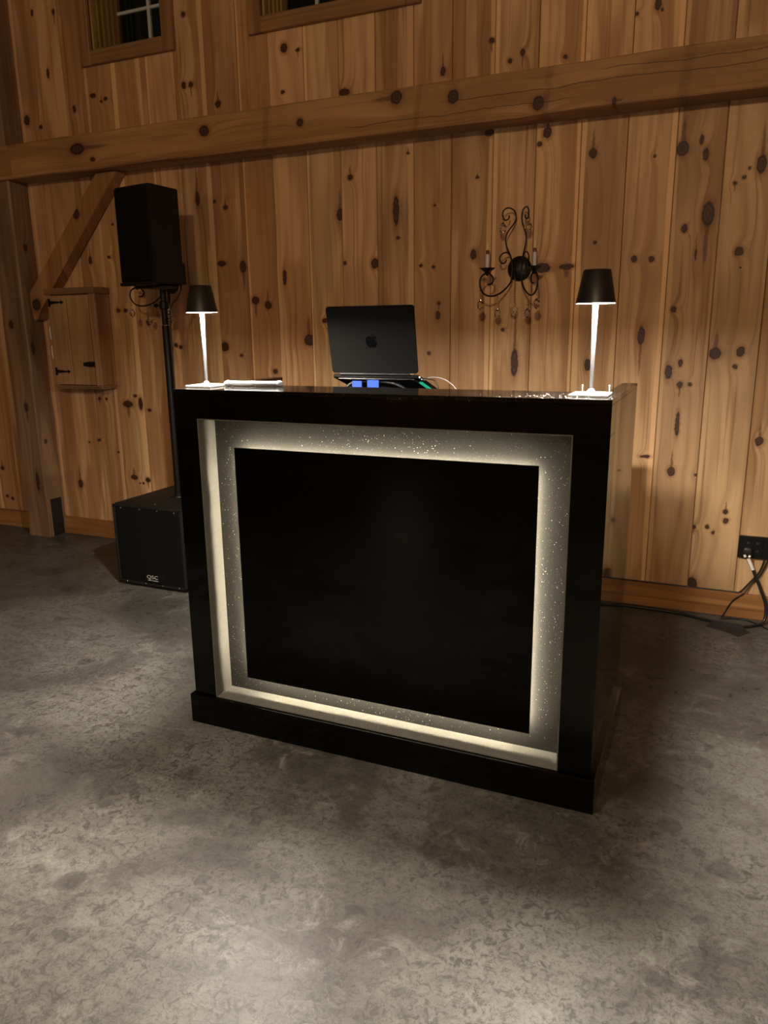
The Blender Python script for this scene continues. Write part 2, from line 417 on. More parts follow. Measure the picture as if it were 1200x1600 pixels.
PALE = (0.690, 0.440, 0.228); WARM = (0.500, 0.285, 0.130)
KNOTS=[(0.911,1.924,0.0153,0.0182),(1.153,1.89,0.0058,0.0057),(1.257,1.908,0.0211,0.0244),(1.324,1.934,0.0069,0.0172),(1.343,1.88,0.0104,0.0208),(1.544,1.826,0.0164,0.0306),(1.504,1.816,0.0053,0.0055),(1.487,1.783,0.0067,0.0069),(1.457,1.765,0.0068,0.0069),(1.369,1.659,0.0209,0.0428),(1.285,1.609,0.0107,0.0145),(1.494,1.512,0.015,0.0158),(1.504,1.452,0.0041,0.0043),(1.098,1.501,0.0106,0.0136),(1.167,1.497,0.0104,0.0105),(0.936,1.575,0.0063,0.0061),(1.268,1.296,0.0103,0.0106),(1.335,1.507,0.0043,0.0183),(1.147,1.191,0.0134,0.0343),(1.266,1.042,0.0131,0.0268),(1.31,1.08,0.0086,0.0136),(1.315,0.989,0.0108,0.0115),(1.354,0.992,0.0072,0.0076),(1.44,1.118,0.0208,0.0207),(1.534,1.126,0.0135,0.0183),(1.519,1.066,0.0082,0.0089),(1.317,0.826,0.008,0.0471),(1.307,0.62,0.0134,0.0194),(1.635,0.766,0.0149,0.0167),(1.195,0.679,0.019,0.0065),(1.407,0.61,0.0058,0.0064),(1.418,0.383,0.0066,0.0074),(1.47,0.388,0.0073,0.0082),(1.495,0.365,0.0058,0.0065),(1.536,0.46,0.0085,0.0096),(1.54,0.422,0.01,0.0113),(1.427,0.124,0.0209,0.0281),(0.931,1.068,0.0118,0.0238),(-0.201,1.924,0.0131,0.011),(0.418,1.872,0.0064,0.0057),(0.72,2.021,0.0164,0.0194),(0.688,1.98,0.0095,0.0087),(0.469,2.046,0.0186,0.0133),(0.091,2.0,0.0068,0.0058),(0.031,1.761,0.014,0.0584),(-0.259,1.763,0.0164,0.0251),(0.22,1.771,0.0054,0.0047),(0.04,1.642,0.0085,0.0074),(-0.081,1.534,0.0175,0.0203),(-0.239,1.542,0.009,0.0077),(0.153,1.515,0.0083,0.0074),(0.215,1.507,0.0082,0.0074),(0.405,1.551,0.0131,0.0204),(0.72,1.481,0.0304,0.0186),(0.823,1.482,0.0297,0.0104),(0.242,1.344,0.0083,0.0075),(0.238,1.289,0.011,0.0177),(-0.449,1.181,0.0257,0.0249),(-0.683,1.355,0.0184,0.018),(-0.754,1.379,0.0169,0.0139),(-0.656,1.023,0.0136,0.0115),(-0.577,1.488,0.0097,0.0336),(-0.358,1.275,0.0126,0.0108),(0.606,1.076,0.0155,0.0563),(0.193,1.116,0.0085,0.0078),(0.549,1.221,0.0078,0.0074),(-1.078,1.895,0.0112,0.0322),(-0.908,1.839,0.0122,0.0096),(-0.974,1.872,0.0096,0.0075),(-1.653,1.804,0.0079,0.0057),(-1.838,1.625,0.0115,0.0179),(-1.701,1.636,0.0096,0.0071),(-0.951,1.57,0.025,0.0122),(-0.821,1.549,0.0176,0.0263),(-0.758,1.381,0.0189,0.0178),(-1.668,1.349,0.0129,0.0097),(-1.463,1.279,0.0125,0.0145),(-1.315,1.143,0.0107,0.0085),(-1.285,1.157,0.0122,0.0096),(-1.254,1.147,0.0106,0.0084),(-0.962,1.149,0.0214,0.021),(-0.86,1.104,0.0098,0.0081),(-2.516,1.288,0.0141,0.0149),(-2.471,0.788,0.0201,0.0188),(-2.754,0.381,0.0154,0.0112),(-2.744,0.196,0.0124,0.0091),(-2.698,0.183,0.0123,0.0091),(-1.66,0.825,0.0323,0.0175),(-1.566,0.828,0.0135,0.0328),(-1.602,0.873,0.0111,0.0086),(-1.506,0.795,0.0121,0.0096),(-2.09,0.325,0.0165,0.0235),(-1.662,0.394,0.0242,0.0123),(-1.624,0.36,0.0063,0.0051),(-1.597,0.362,0.0076,0.0061),(-1.562,0.384,0.015,0.0122),(-1.906,0.604,0.0118,0.0092),(-1.984,0.586,0.0067,0.0051),(-1.766,0.539,0.0077,0.0061),(-1.871,0.852,0.0103,0.0079),(-1.819,0.849,0.009,0.0069),(-1.616,1.348,0.0132,0.01),(-1.923,2.879,0.0093,0.0123),(-2.073,2.897,0.008,0.0145),(-2.005,2.595,0.008,0.0215),(-1.845,2.403,0.0094,0.0152),(-1.708,2.451,0.0183,0.0096),(-1.653,2.417,0.0091,0.0064),(-1.623,2.426,0.012,0.0085),(-1.093,2.739,0.0106,0.0115),(-1.117,2.428,0.0123,0.0141),(-1.074,2.425,0.0122,0.012),(-0.917,2.319,0.0145,0.013),(-2.199,2.384,0.0185,0.0225),(-2.097,2.34,0.0132,0.0089),(-0.532,2.513,0.0168,0.0187),(-0.458,2.496,0.0095,0.0074),(-0.547,2.328,0.0098,0.0077),(-0.221,2.288,0.0251,0.0139),(0.255,2.312,0.0113,0.0158),(0.471,2.401,0.0116,0.0101),(0.551,2.314,0.0096,0.0084),(0.605,2.336,0.0094,0.0117),(0.781,2.298,0.0091,0.0082),(1.128,2.431,0.0107,0.0193),(1.145,2.41,0.0049,0.0046),(1.053,2.41,0.0067,0.0062)]
BEAMK=[(-1.71, 2.162, 0.0434, 0.0248), (-0.902, 2.164, 0.0259, 0.0217), (-0.377, 2.146, 0.0165, 0.0155), (0.098, 2.193, 0.0236, 0.0248), (0.354, 2.165, 0.0223, 0.0248), (0.711, 2.099, 0.0205, 0.0248), (1.006, 2.074, 0.0072, 0.0124), (-1.609, 2.103, 0.0128, 0.0093)]


# ------------------------------------------------------------------ the setting
Yw = 1.635
bm = NB(); box(bm, -5, 4.5, -6.5, 1.90, -0.08, 0)
floor = obj('floor', bm, M['floor'], kind='structure')
CEIL = 3.9
bm = NB(); box(bm, -5, 4.5, -6.5, 1.90, CEIL, CEIL+0.1)
obj('ceiling', bm, M['roomwood'], kind='structure')
bm = NB(); box(bm, -5.1, -5, -6.5, 1.90, 0, CEIL); obj('wall_left', bm, M['roomwood'], kind='structure')
bm = NB(); box(bm, 4.5, 4.6, -6.5, 1.90, 0, CEIL); obj('wall_right', bm, M['roomwood'], kind='structure')
bm = NB(); box(bm, -5.1, 4.6, -6.6, -6.5, 0, CEIL); obj('wall_front', bm, M['roomwood'], kind='structure')

WINS = [(-1.681, -1.215, 2.655, 3.55), (-0.642, 0.092, 2.655, 3.55)]      # clear openings
wall = empty('wall_back', (0, 0, 0)); wall['kind'] = 'structure'
# studs and sheathing behind the boards, open at the windows
bm = NB()
xs = [-5.0]
for x0, x1, z0, z1 in WINS: xs += [x0-0.02, x1+0.02]
xs.append(4.5)
for i in range(0, len(xs), 2): box(bm, xs[i], xs[i+1], Yw+0.024, 1.88, 0, CEIL)
for x0, x1, z0, z1 in WINS:
    box(bm, x0-0.02, x1+0.02, Yw+0.024, 1.88, 0, z0-0.02); box(bm, x0-0.02, x1+0.02, Yw+0.024, 1.88, z1+0.02, CEIL)
obj('sheathing', bm, M['roomwood'], wall)

SEAMS = [-2.24, -2.088, -1.904, -1.739, -1.545, -1.350, -1.170, -0.985, -0.795, -0.622, -0.432, -0.250, -0.065, 0.119, 0.298,
         0.487, 0.673, 0.860, 1.045, 1.233, 1.412, 1.599]
while SEAMS[-1] < 4.3: SEAMS.append(SEAMS[-1] + 0.186)
left = [-2.24]
while left[0] > -4.85: left.insert(0, left[0] - 0.19)
SEAMS = left[:-1] + SEAMS
rng = random.Random(11)
for i in range(len(SEAMS)-1):
    a, b_ = SEAMS[i]+0.0012, SEAMS[i+1]-0.0012
    k = [q for q in KNOTS if a-0.004 < q[0] < b_+0.004]
    if not (-2.9 < a < 1.75) or len(k) == 0:
        for j in range(5): k.append((rng.uniform(a+.03, b_-.03), rng.uniform(.1, 3.3), rng.uniform(.006, .015), rng.uniform(.008, .03)))
    else:
        for j in range(1): k.append((rng.uniform(a+.03, b_-.03), rng.uniform(3.0, 3.6), rng.uniform(.006, .012), rng.uniform(.008, .02)))
    tn = rng.uniform(0.80, 1.08); rd = rng.uniform(0.94, 1.06)
    li = (PALE[0]*tn, PALE[1]*tn*rd, PALE[2]*tn*rd); dk = (WARM[0]*tn, WARM[1]*tn*rd, WARM[2]*tn*rd)
    m = pine('pine_board', li, dk, k, 'z', seed=i*1.7+rng.random()*9, heart=rng.uniform(0.42, 0.58),
             sap=(a, 1, 0.022) if abs(a+2.24) < 0.01 else rng.choice((None, (a, 1, rng.uniform(.008, .03)), (b_, -1, rng.uniform(.008, .03)))))
    y0 = Yw + rng.uniform(-0.0012, 0.0012)
    segs = [(a, b_, 0.0, CEIL)]
    for x0, x1, z0, z1 in WINS:
        if b_ > x0 and a < x1:
            segs = [(a, b_, 0.0, z0-0.012), (a, b_, z1+0.012, CEIL)]
            if a < x0-0.07: segs.append((a, x0-0.012, z0-0.012, z1+0.012))
            if b_ > x1+0.07: segs.append((x1+0.012, b_, z0-0.012, z1+0.012))
    bm = NB()
    for s in segs: box(bm, s[0], s[1], y0, Yw+0.022, s[2], s[3], 0.0022)
    obj('plank', bm, m, wall)

orange_l, orange_d = (0.40, 0.205, 0.075), (0.29, 0.135, 0.045)
M['base_wood'] = pine('stained_baseboard_pine', orange_l, orange_d, [], 'x', seed=5, rough=0.42)
M['trim_wood'] = pine('stained_window_pine_x', (0.34, 0.19, 0.085), (0.25, 0.13, 0.052), [], 'x', seed=15, rough=0.5)
M['jamb_wood'] = pine('varnished_jamb_pine', (0.42, 0.275, 0.085), (0.33, 0.20, 0.055), [], 'z', seed=19, rough=0.45)
M['trim_wood_z'] = pine('stained_window_pine_z', (0.34, 0.19, 0.085), (0.25, 0.13, 0.052), [], 'z', seed=17, rough=0.5)
for nm, a, b_ in (('baseboard_right', -2.244, 4.5), ('baseboard_left', -5.0, -2.436)):
    bm = NB(); box(bm, a, b_, Yw-0.018, Yw-0.0015, 0, 0.110, 0.003)
    obj(nm, bm, M['base_wood'], kind='structure')

# windows
for wi, (x0, x1, z0, z1) in enumerate(WINS):
    w = empty('window_%d' % (wi+1), ((x0+x1)/2, Yw, z0)); w['kind'] = 'structure'
    yc0, yc1 = Yw-0.026, Yw-0.0015
    cw = 0.068
    bm = NB(); box(bm, x0-cw, x0, yc0, yc1, z0-cw, z1+cw, 0.003); obj('casing', bm, M['trim_wood_z'], w)
    bm = NB(); box(bm, x1, x1+cw, yc0, yc1, z0-cw, z1+cw, 0.003); obj('casing', bm, M['trim_wood_z'], w)
    bm = NB(); box(bm, x0+0.001, x1-0.001, yc0, yc1, z0-cw, z0, 0.003); obj('casing', bm, M['trim_wood'], w)
    bm = NB(); box(bm, x0+0.001, x1-0.001, yc0, yc1, z1, z1+cw, 0.003); obj('casing', bm, M['trim_wood'], w)
    yg = 1.825
    for (a, b_) in ((x0, x0+0.012), (x1-0.012, x1)):
        bm = NB(); box(bm, a, b_, Yw+0.001, 1.86, z0, z1, 0.001)
        s = 1 if a == x0 else -1
        e = b_ if s == 1 else a
        for yy in (1.675, 1.712, 1.750, 1.785):                       # sash tracks
            box(bm, min(e, e+s*0.008), max(e, e+s*0.008), yy, yy+0.012, z0+0.012, z1-0.012)
        obj('jamb', bm, M['jamb_wood'], w)
    bm = NB(); box(bm, x0+0.012, x1-0.012, Yw+0.001, 1.86, z0, z0+0.012, 0.001); obj('sill', bm, M['trim_wood'], w)
    bm = NB(); box(bm, x0+0.012, x1-0.012, Yw+0.001, 1.86, z1-0.012, z1, 0.001); obj('head', bm, M['trim_wood'], w)
    nx = 2 if wi == 0 else 4
    gx0, gx1, gz0, gz1 = x0+0.022, x1-0.022, z0+0.014, z1-0.014
    sw = (gx1-gx0)/nx; nz = 4 if wi else 4; sh = (gz1-gz0)/nz
    for k in range(1, nx):
        bm = NB(); box(bm, gx0+k*sw-0.009, gx0+k*sw+0.009, yg-0.012, yg+0.012, gz0, gz1, 0.003); obj('muntin', bm, M['vinyl'], w)
    for k in range(1, nz):
        bm = NB()
        for j in range(nx):
            box(bm, gx0+j*sw+(0.009 if j else 0), gx0+(j+1)*sw-(0.009 if j < nx-1 else 0), yg-0.010, yg+0.010, gz0+k*sh-0.008, gz0+k*sh+0.008, 0.003)
        obj('muntin', bm, M['vinyl'], w)
    for j in range(nx):
        for k in range(nz):
            bm = NB(); box(bm, gx0+j*sw+0.004, gx0+(j+1)*sw-0.004, yg-0.003, yg+0.003, gz0+k*sh+0.003, gz0+(k+1)*sh-0.003)
            obj('pane', bm, M['pane'], w)

# ------------------------------------------------------------------ timbers
def timber(bm, x0, x1, y0, y1, z0, z1, axis, bev=0.006, wav=0.0025, n=14, seed=1):
    """hewn timber: a box cut into stations along its length, edges slightly uneven"""
    r = random.Random(seed)
    rings = []
    for i in range(n+1):
        f = i/n
        j = lambda: r.uniform(-wav, wav) if 0 < i < n else 0
        if axis == 'x':
            x = x0+(x1-x0)*f
            c = [(y0, z0), (y0, z1), (y1, z1), (y1, z0)]
            pr = [(y0+j(), z0+bev+j()), (y0+j(), z1-bev+j()), (y0+bev, z1+j()), (y1, z1+j()), (y1, z0+j()), (y0+bev, z0+j())]
            rings.append([bm.verts.new((x, p, q)) for p, q in pr])
        else:
            z = z0+(z1-z0)*f
            pr = [(x0+bev+j(), y0+j()), (x1-bev+j(), y0+j()), (x1+j(), y0+bev), (x1+j(), y1), (x0+j(), y1), (x0+j(), y0+bev)]
            rings.append([bm.verts.new((p, q, z)) for p, q in pr])
    for a, b_ in zip(rings, rings[1:]):
        for k in range(6): bm.faces.new((a[k], a[(k+1) % 6], b_[(k+1) % 6], b_[k]))
    bm.faces.new(rings[0][::-1]); bm.faces.new(rings[-1])
    return bm

tl, td = (0.46, 0.265, 0.115), (0.345, 0.188, 0.076)
beam_knots = [(q[1], q[0], q[3], q[2]) for q in BEAMK]
M['beam'] = pine('hewn_beam_pine', tl, td, beam_knots, 'x', seed=31, rough=0.62, grain=0.8, cracks=((2.150, 0.25, 2.6), (2.105, -0.2, 0.9), (2.185, 0.9, 3.2)), bands=((-0.56, .022), (0.195, .018), (0.745, .022), (1.26, .03)))
M['beam2'] = pine('hewn_beam_pine_left', tl, td, [(2.15, -2.9, .02, .03)], 'x', seed=33, rough=0.62, grain=0.8)
M['post'] = pine('hewn_post_pine', (0.30, 0.185, 0.095), (0.22, 0.128, 0.062),
                 [(-.710, 1.141, .010, .026), (-.68, 1.707, .010, .018), (-.70, .592, .009, .012), (-.82, .80, .014, .02), (-.86, 1.28, .015, .020), (-.80, .35, .012, .05)], 'z', seed=41, rough=0.65, fold=1.0)
by0, bz0, bz1 = 1.485, 2.058, 2.230
bm = timber(NB(), -2.196, 4.49, by0, Yw-0.002, bz0, bz1, 'x', 0.006, 0.003, 26, 3)
o = solo('timber_beam', bm, M['beam'], (0, 0, 0), 'long hewn pine beam running across the board wall above the booth', 'beam')
bm = timber(NB(), -4.99, -2.199, by0, Yw-0.002, bz0, bz1, 'x', 0.006, 0.002, 10, 4)
o = solo('timber_beam', bm, M['beam2'], (0, 0, 0), 'short end of pine beam butting against the long beam at far left', 'beam')
# the post stands under the beam's joint and goes on above it
bm = timber(NB(), -2.432, -2.250, 1.502, Yw-0.002, 0, bz0-0.002, 'z', 0.008, 0.003, 14, 5)
o = solo('timber_post', bm, M['post'], (0, 0, 0), 'thick grey-brown timber post on the concrete floor under the beam', 'post')
post = o
bm = timber(NB(), -2.432, -2.243, 1.502, Yw-0.002, bz1+0.002, CEIL-0.002, 'z', 0.008, 0.002, 10, 6)
solo('timber_post', bm, M['post'], (0, 0, 0), 'dark upper timber post rising from the beam at top left', 'post')
bm = NB(); box(bm, -2.2485, -2.245, 1.530, 1.614, 0.0, 0.234, 0.001)
obj('base_plate', bm, M['steel_dark'], post)['label'] = 'black steel plate at the foot of the post'

# diagonal brace between post and beam
bx, bz = -1.600, 2.050; ax, az = -2.246, 1.385
dv = Vector((bx-ax, 0, bz-az)).normalized(); pv = Vector((-dv.z, 0, dv.x)); hw = 0.052
A = Vector((ax, 0, az)); B = Vector((bx, 0, bz))
def cutx(p, x): return p + dv*((x-p.x)/dv.x)
def cutz(p, z): return p + dv*((z-p.z)/dv.z)
lo = [cutx(A+pv*hw, -2.247), cutx(A-pv*hw, -2.247)]
hi = [cutz(A-pv*hw, bz0-0.003), cutz(A+pv*hw, bz0-0.003)]
bm = NB()
poly = [(lo[0].x, lo[0].z), (lo[0].x+0.002, lo[0].z-0.055), (lo[1].x+0.012, lo[1].z-0.010), (lo[1].x+0.045, lo[1].z+0.000), (lo[1].x+0.075, lo[1].z+0.055), (hi[0].x, hi[0].z), (hi[1].x, hi[1].z)]
prism(bm, poly, lambda u, v, w: Vector((u, 1.556+w, v)), 0.074)
bmesh.ops.bevel(bm, geom=[e for e in bm.edges], offset=0.004, segments=2, affect='EDGES')
M['brace'] = pine('brace_pine', (0.44, 0.25, 0.105), (0.34, 0.18, 0.07), [(-1.83, 1.86, .020, .022), (-2.02, 1.74, .007, .010), (-2.2, 1.39, .03, .03)], 'z', seed=52, rough=0.6)
solo('timber_brace', bm, M['brace'], (0, 0, 0), 'diagonal pine brace between the floor post and the long beam', 'brace')

# ------------------------------------------------------------------ wall cabinet
cx0, cx1, cyf, cz0, cz1 = -2.072, -1.728, 1.516, 0.936, 1.470
cab = empty('wall_cabinet', (-1.90, Yw, cz0))
tag(cab, 'small pine wall cabinet with black strap hinges beside the timber post', 'cabinet')
cl, cd = (0.44, 0.27, 0.135), (0.34, 0.195, 0.09)
M['cab_wood'] = pine('cabinet_pine', cl, cd, [], 'z', seed=61)
M['cab_side'] = pine('cabinet_side_pine', (0.30, 0.165, 0.072), (0.24, 0.128, 0.054), [], 'z', seed=69)
M['cab_dark'] = pine('cabinet_trim_pine', (0.33, 0.185, 0.08), (0.26, 0.14, 0.058), [], 'x', seed=63)
bm = NB(); box(bm, cx0, cx1, cyf+0.014, Yw-0.003, cz0, cz1-0.002, 0.002)
obj('carcass', bm, M['cab_side'], cab)
bm = NB(); box(bm, cx0, cx0+0.022, cyf, cyf+0.0135, cz0, cz1-0.03, 0.0015); obj('stile', bm, M['cab_wood'], cab)
bm = NB(); box(bm, cx1-0.038, cx1, cyf, cyf+0.0135, cz0, cz1-0.03, 0.0015); obj('stile', bm, M['cab_wood'], cab)
bm = NB(); box(bm, cx1-0.0015, cx1+0.0035, cyf+0.002, cyf+0.016, cz0, cz1-0.03, 0.001)
box(bm, cx1-0.0015, cx1+0.0035, Yw-0.02, Yw-0.003, cz0, cz1-0.03, 0.001); obj('side_bead', bm, M['cab_wood'], cab)
door = None
dx0, dx1 = cx0+0.025, cx1-0.042
dk = [(-1.985, 1.255, .005, .013), (-1.832, 1.105, .004, .009), (-1.815, 1.10, .004, .008), (-1.975, 0.965, .005, .006)]
M['door_wood'] = pine('cabinet_door_pine', (0.46, 0.285, 0.145), (0.36, 0.21, 0.10), dk, 'z', seed=66, heart=0.62)
split = dx0 + 0.118
bm = NB(); box(bm, dx0, dx1, cyf+0.006, cyf+0.0138, cz0+0.003, cz1-0.036, 0.001)
door = obj('door', bm, M['door_wood'], cab)
for a, b_ in ((dx0, split-0.0028), (split+0.0028, dx1)):
    bm = NB(); box(bm, a, b_, cyf-0.004, cyf+0.006, cz0+0.003, cz1-0.036, 0.003)
    obj('panel', bm, M['door_wood'], door)
def strap_hinge(zc):
    bm = NB(); yf = cyf-0.004; f = lambda u, v, w: Vector((u, yf-w, v))
    prism(bm, [(dx0-0.012, zc-0.022), (dx0-0.001, zc-0.022), (dx0-0.001, zc+0.022), (dx0-0.012, zc+0.022)], f, 0.005)
    prism(bm, [(dx0-0.001, zc-0.010), (dx0+0.08, zc-0.0035), (dx0+0.084, zc-0.010), (dx0+0.102, zc), (dx0+0.084, zc+0.010), (dx0+0.08, zc+0.0035), (dx0-0.001, zc+0.010)], f, 0.004)
    obj('hinge', bm, M['iron'], door)['label'] = 'black iron arrowhead strap hinge'
strap_hinge(1.397); strap_hinge(1.014)
bm = NB(); yf = cyf-0.004; f = lambda u, v, w: Vector((u, yf-w, v))
zl = 1.056; xl = dx1
prism(bm, [(xl-0.068, zl-0.010), (xl-0.052, zl-0.010), (xl-0.048, zl-0.004), (xl-0.044, zl-0.014), (xl-0.008, zl-0.014), (xl-0.004, zl-0.006), (xl+0.006, zl-0.016), (xl+0.012, zl-0.010),
           (xl+0.008, zl), (xl+0.012, zl+0.010), (xl+0.006, zl+0.016), (xl-0.004, zl+0.006), (xl-0.008, zl+0.014), (xl-0.044, zl+0.014), (xl-0.048, zl+0.004), (xl-0.052, zl+0.010), (xl-0.068, zl+0.010)], f, 0.008)
obj('latch', bm, M['iron'], door)['label'] = 'black iron butterfly latch'
bm = NB(); box(bm, cx0-0.010, cx1+0.012, cyf-0.012, Yw-0.003, cz1-0.030, cz1+0.004, 0.003); obj('cornice', bm, M['cab_dark'], cab)
bm = NB(); box(bm, cx0-0.006, cx1+0.010, cyf-0.012, Yw-0.003, cz0-0.010, cz0-0.0005, 0.003)
box(bm, cx0+0.012, cx1+0.004, cyf-0.005, Yw-0.003, cz0-0.020, cz0-0.010, 0.002); obj('bottom_moulding', bm, M['cab_dark'], cab)
# white strips beside the cabinet
for k, (za, zb, wh) in enumerate(((1.195, 1.266, 'upper'), (1.088, 1.160, 'lower'))):
    bm = NB()
    tube(bm, smooth_path([(cx0-0.0045, 1.519, zb), (cx0-0.0075, 1.519, (za+zb)/2), (cx0-0.0045, 1.519, za)], 4), 0.0042, 6)
    solo('plastic_strip', bm, M['white'], (cx0-0.004, 1.521, za), '%s of two thin white strips on the left edge of the wall cabinet' % wh, 'strip', 'white strips on the cabinet', 40)

# ------------------------------------------------------------------ DJ booth
W, D, H = 1.2477, 0.5506, 1.07
ox0, ox1, oz0, oz1 = 0.084, 1.160, 0.101, 0.983
RD = 0.080                                       # channel depth
booth = empty('dj_booth', (W/2, 0.25, 0))
tag(booth, 'glossy black booth with a lit square channel around its front panel', 'booth')
def bb(name, x0, x1, y0, y1, z0, z1, m, bev=0.0008, parent=None):
    bm = NB(); box(bm, x0, x1, y0, y1, z0, z1, bev)
    return obj(name, bm, m, parent or booth)
zp, pl = 0.097, 0.0126
rt_ = 0.003                                        # thickness of the channel liners
bb('top_rail', 0, W, 0, RD, oz1+rt_, H-0.0125, M['black'])
bb('stile', 0, ox0-rt_, 0, RD, zp+0.0005, oz1+rt_-0.0006, M['black'])
bb('stile', ox1+rt_, W, 0, RD, zp+0.0005, oz1+rt_-0.0006, M['black'])
bb('backing', 0.042, W-0.042, RD+0.0005, RD+0.010, zp+0.0005, H-0.0125, M['backing'])
bb('side_panel', 0, 0.041, RD+0.0006, D, zp+0.0005, H-0.0125, M['side'])
bb('side_panel', W-0.041, W, RD+0.0006, D, zp+0.0005, H-0.0125, M['side'])
# top: one shelf along the front and the capped edges of both sides
bb('top_shelf', 0, W, 0, 0.205, H-0.012, H, M['top'], 0.0006)
bb('side_cap', 0, 0.042, 0.2055, D, H-0.012, H, M['top'], 0.0006)
bb('side_cap', W-0.042, W, 0.2055, D, H-0.012, H, M['top'], 0.0006)
# plinth
bb('plinth', -pl, W+pl, -pl, RD, 0, zp, M['black'], 0.0012)
bb('plinth_side', -pl, 0.03, RD+0.0006, D+pl, 0, zp, M['black'], 0.0012)
bb('plinth_side', W-0.03, W+pl, RD+0.0006, D+pl, 0, zp, M['black'], 0.0012)
# channel liners
bb('channel_return', ox0-rt_, ox0, -0.0014, RD, oz0-rt_, oz1+rt_-0.0006, M['return'], 0.0004)
bb('channel_return', ox1, ox1+rt_, -0.0014, RD, oz0-rt_, oz1+rt_-0.0006, M['return'], 0.0004)
bb('channel_return', ox0+0.0002, ox1-0.0002, -0.0014, RD, oz1, oz1+rt_-0.0006, M['return'], 0.0004)
bb('channel_return', ox0+0.0002, ox1-0.0002, -0.0014, RD, oz0-rt_, oz0, M['return'], 0.0004)
# centre panel on a spacer that carries the light strips
px0, px1, pz0, pz1, py = 0.1665, 1.0735, 0.157, 0.897, 0.053
bb('centre_panel', px0, px1, py, py+0.006, pz0, pz1, M['panel'], 0.0006)
ins = 0.020
bb('spacer', px0+ins, px1-ins, py+0.0065, RD, pz0+ins, pz1-ins, M['blk'], 0)
ly0, ly1 = 0.0622, 0.0662
bb('light_strip', px0+ins-0.003, px0+ins-0.0003, ly0, ly1, pz0+ins, pz1-ins, M['led'], 0)
bb('light_strip', px1-ins+0.0003, px1-ins+0.003, ly0, ly1, pz0+ins, pz1-ins, M['led'], 0)
bb('light_strip', px0+ins, px1-ins, ly0, ly1, pz1-ins+0.0003, pz1-ins+0.003, M['led'], 0)
bb('light_strip', px0+ins, px1-ins, ly0, ly1, pz0+ins-0.003, pz0+ins-0.0003, M['led'], 0)
# worktop inside the booth
bb('inner_worktop', 0.042, W-0.042, RD+0.0106, 0.82, 0.960, 0.985, M['black'])
bb('worktop_leg', 0.10, 0.14, 0.76, 0.80, 0, 0.9595, M['black'])
bb('worktop_leg', W-0.14, W-0.10, 0.76, 0.80, 0, 0.9595, M['black'])
# dust on the channel and on the shelf
rng = random.Random(5)
bm = NB()
def fleck(p, r, nrm):
    u, v = frame_of(nrm)
    c = bm.verts.new(p + nrm*r*0.6)
    ring = [bm.verts.new(p + (u*math.cos(a)+v*math.sin(a))*r) for a in (0.3, 1.6, 2.8, 4.1, 5.4)]
    for k in range(5): bm.faces.new((c, ring[k], ring[(k+1) % 5]))
n = 0
while n < 620:
    x, z = rng.uniform(ox0+.004, ox1-.004), rng.uniform(oz0+.004, oz1-.004)
    if px0-0.01 < x < px1+0.01 and pz0-0.01 < z < pz1+0.01: continue
    cl_ = math.sin(x*9.1+2)*math.sin(z*7.3+1)
    if rng.random() > 0.5 + 0.42*cl_: continue
    fleck(Vector((x, RD+0.0004, z)), rng.choice((.0004, .0005, .0006, .0007, .0010)), Vector((0, -1, 0))); n += 1
for k in range(420):
    x = rng.uniform(ox0+.01, ox1-.01); y = rng.uniform(0.004, 0.078)
    fleck(Vector((x, y, oz0+0.00003)), rng.choice((.0004, .0005, .0007)), Vector((0, 0, 1)))
for k in range(70):
    fleck(Vector((rng.gauss(1.10, 0.06), abs(rng.gauss(0.05, 0.04))+.004, H+0.00003)), rng.choice((.0006, .0008, .0012)), Vector((0, 0, 1)))
bm2 = bm
obj('dust', bm2, M['dust'], booth, kind='stuff')['label'] = 'pale dust specks'

# ------------------------------------------------------------------ table lamps
LX, LY = 1.183, 0.105
lamp = empty('table_lamp', (LX, LY, H))
z = H + 0.0003
bm = NB(); box(bm, LX-0.045, LX+0.045, LY-0.045, LY+0.045, z, z+0.0055, 0.0016, 0, 2); obj('base_plate', bm, M['lamp_base'], lamp)
bm = NB(); lathe(bm, [(0.0, 0.0057), (0.011, 0.0057), (0.0105, 0.010), (0.0075, 0.014), (0.0055, 0.017)], (LX, LY, z), 20); obj('base_collar', bm, M['lamp_stem'], lamp, 40)
bm = NB(); lathe(bm, [(0.0, 0.014), (0.0039, 0.016), (0.0044, 0.06), (0.0056, 0.14), (0.0068, 0.214)], (LX, LY, z), 20); obj('stem', bm, M['lamp_stem'], lamp, 40)
bm = NB(); lathe(bm, [(0.0465, 0.2165), (0.0318, 0.292), (0.030, 0.2935), (0.0, 0.2935), (0.0, 0.291), (0.029, 0.291), (0.0312, 0.290), (0.0455, 0.2165), (0.0465, 0.2165)], (LX, LY, z), 40)
obj('lamp_shade', bm, M['lamp_black'], lamp, 40)['label'] = 'tapered black metal shade'
bm = NB(); lathe(bm, [(0.0070, 0.2192), (0.0440, 0.2192), (0.0440, 0.2220), (0.0070, 0.2220), (0.0070, 0.2192)], (LX, LY, z), 40); obj('light_panel', bm, M['lamp_panel'], lamp, 40)
bm = NB(); lathe(bm, [(0.0453, 0.2168), (0.0442, 0.2225), (0.0446, 0.2225), (0.0456, 0.2168), (0.0453, 0.2168)], (LX, LY, z), 40); obj('shade_liner', bm, M['white'], lamp, 40)['label'] = 'white inner rim'
tag(lamp, 'black-shaded table lamp standing at the right end of the booth top', 'lamp', 'table lamps on the booth')
lamp2 = copy_tree(lamp)
lamp2.location = (0.045, LY, H)
tag(lamp2, 'black-shaded table lamp at the left end of the booth top, in front of the speaker', 'lamp', 'table lamps on the booth')

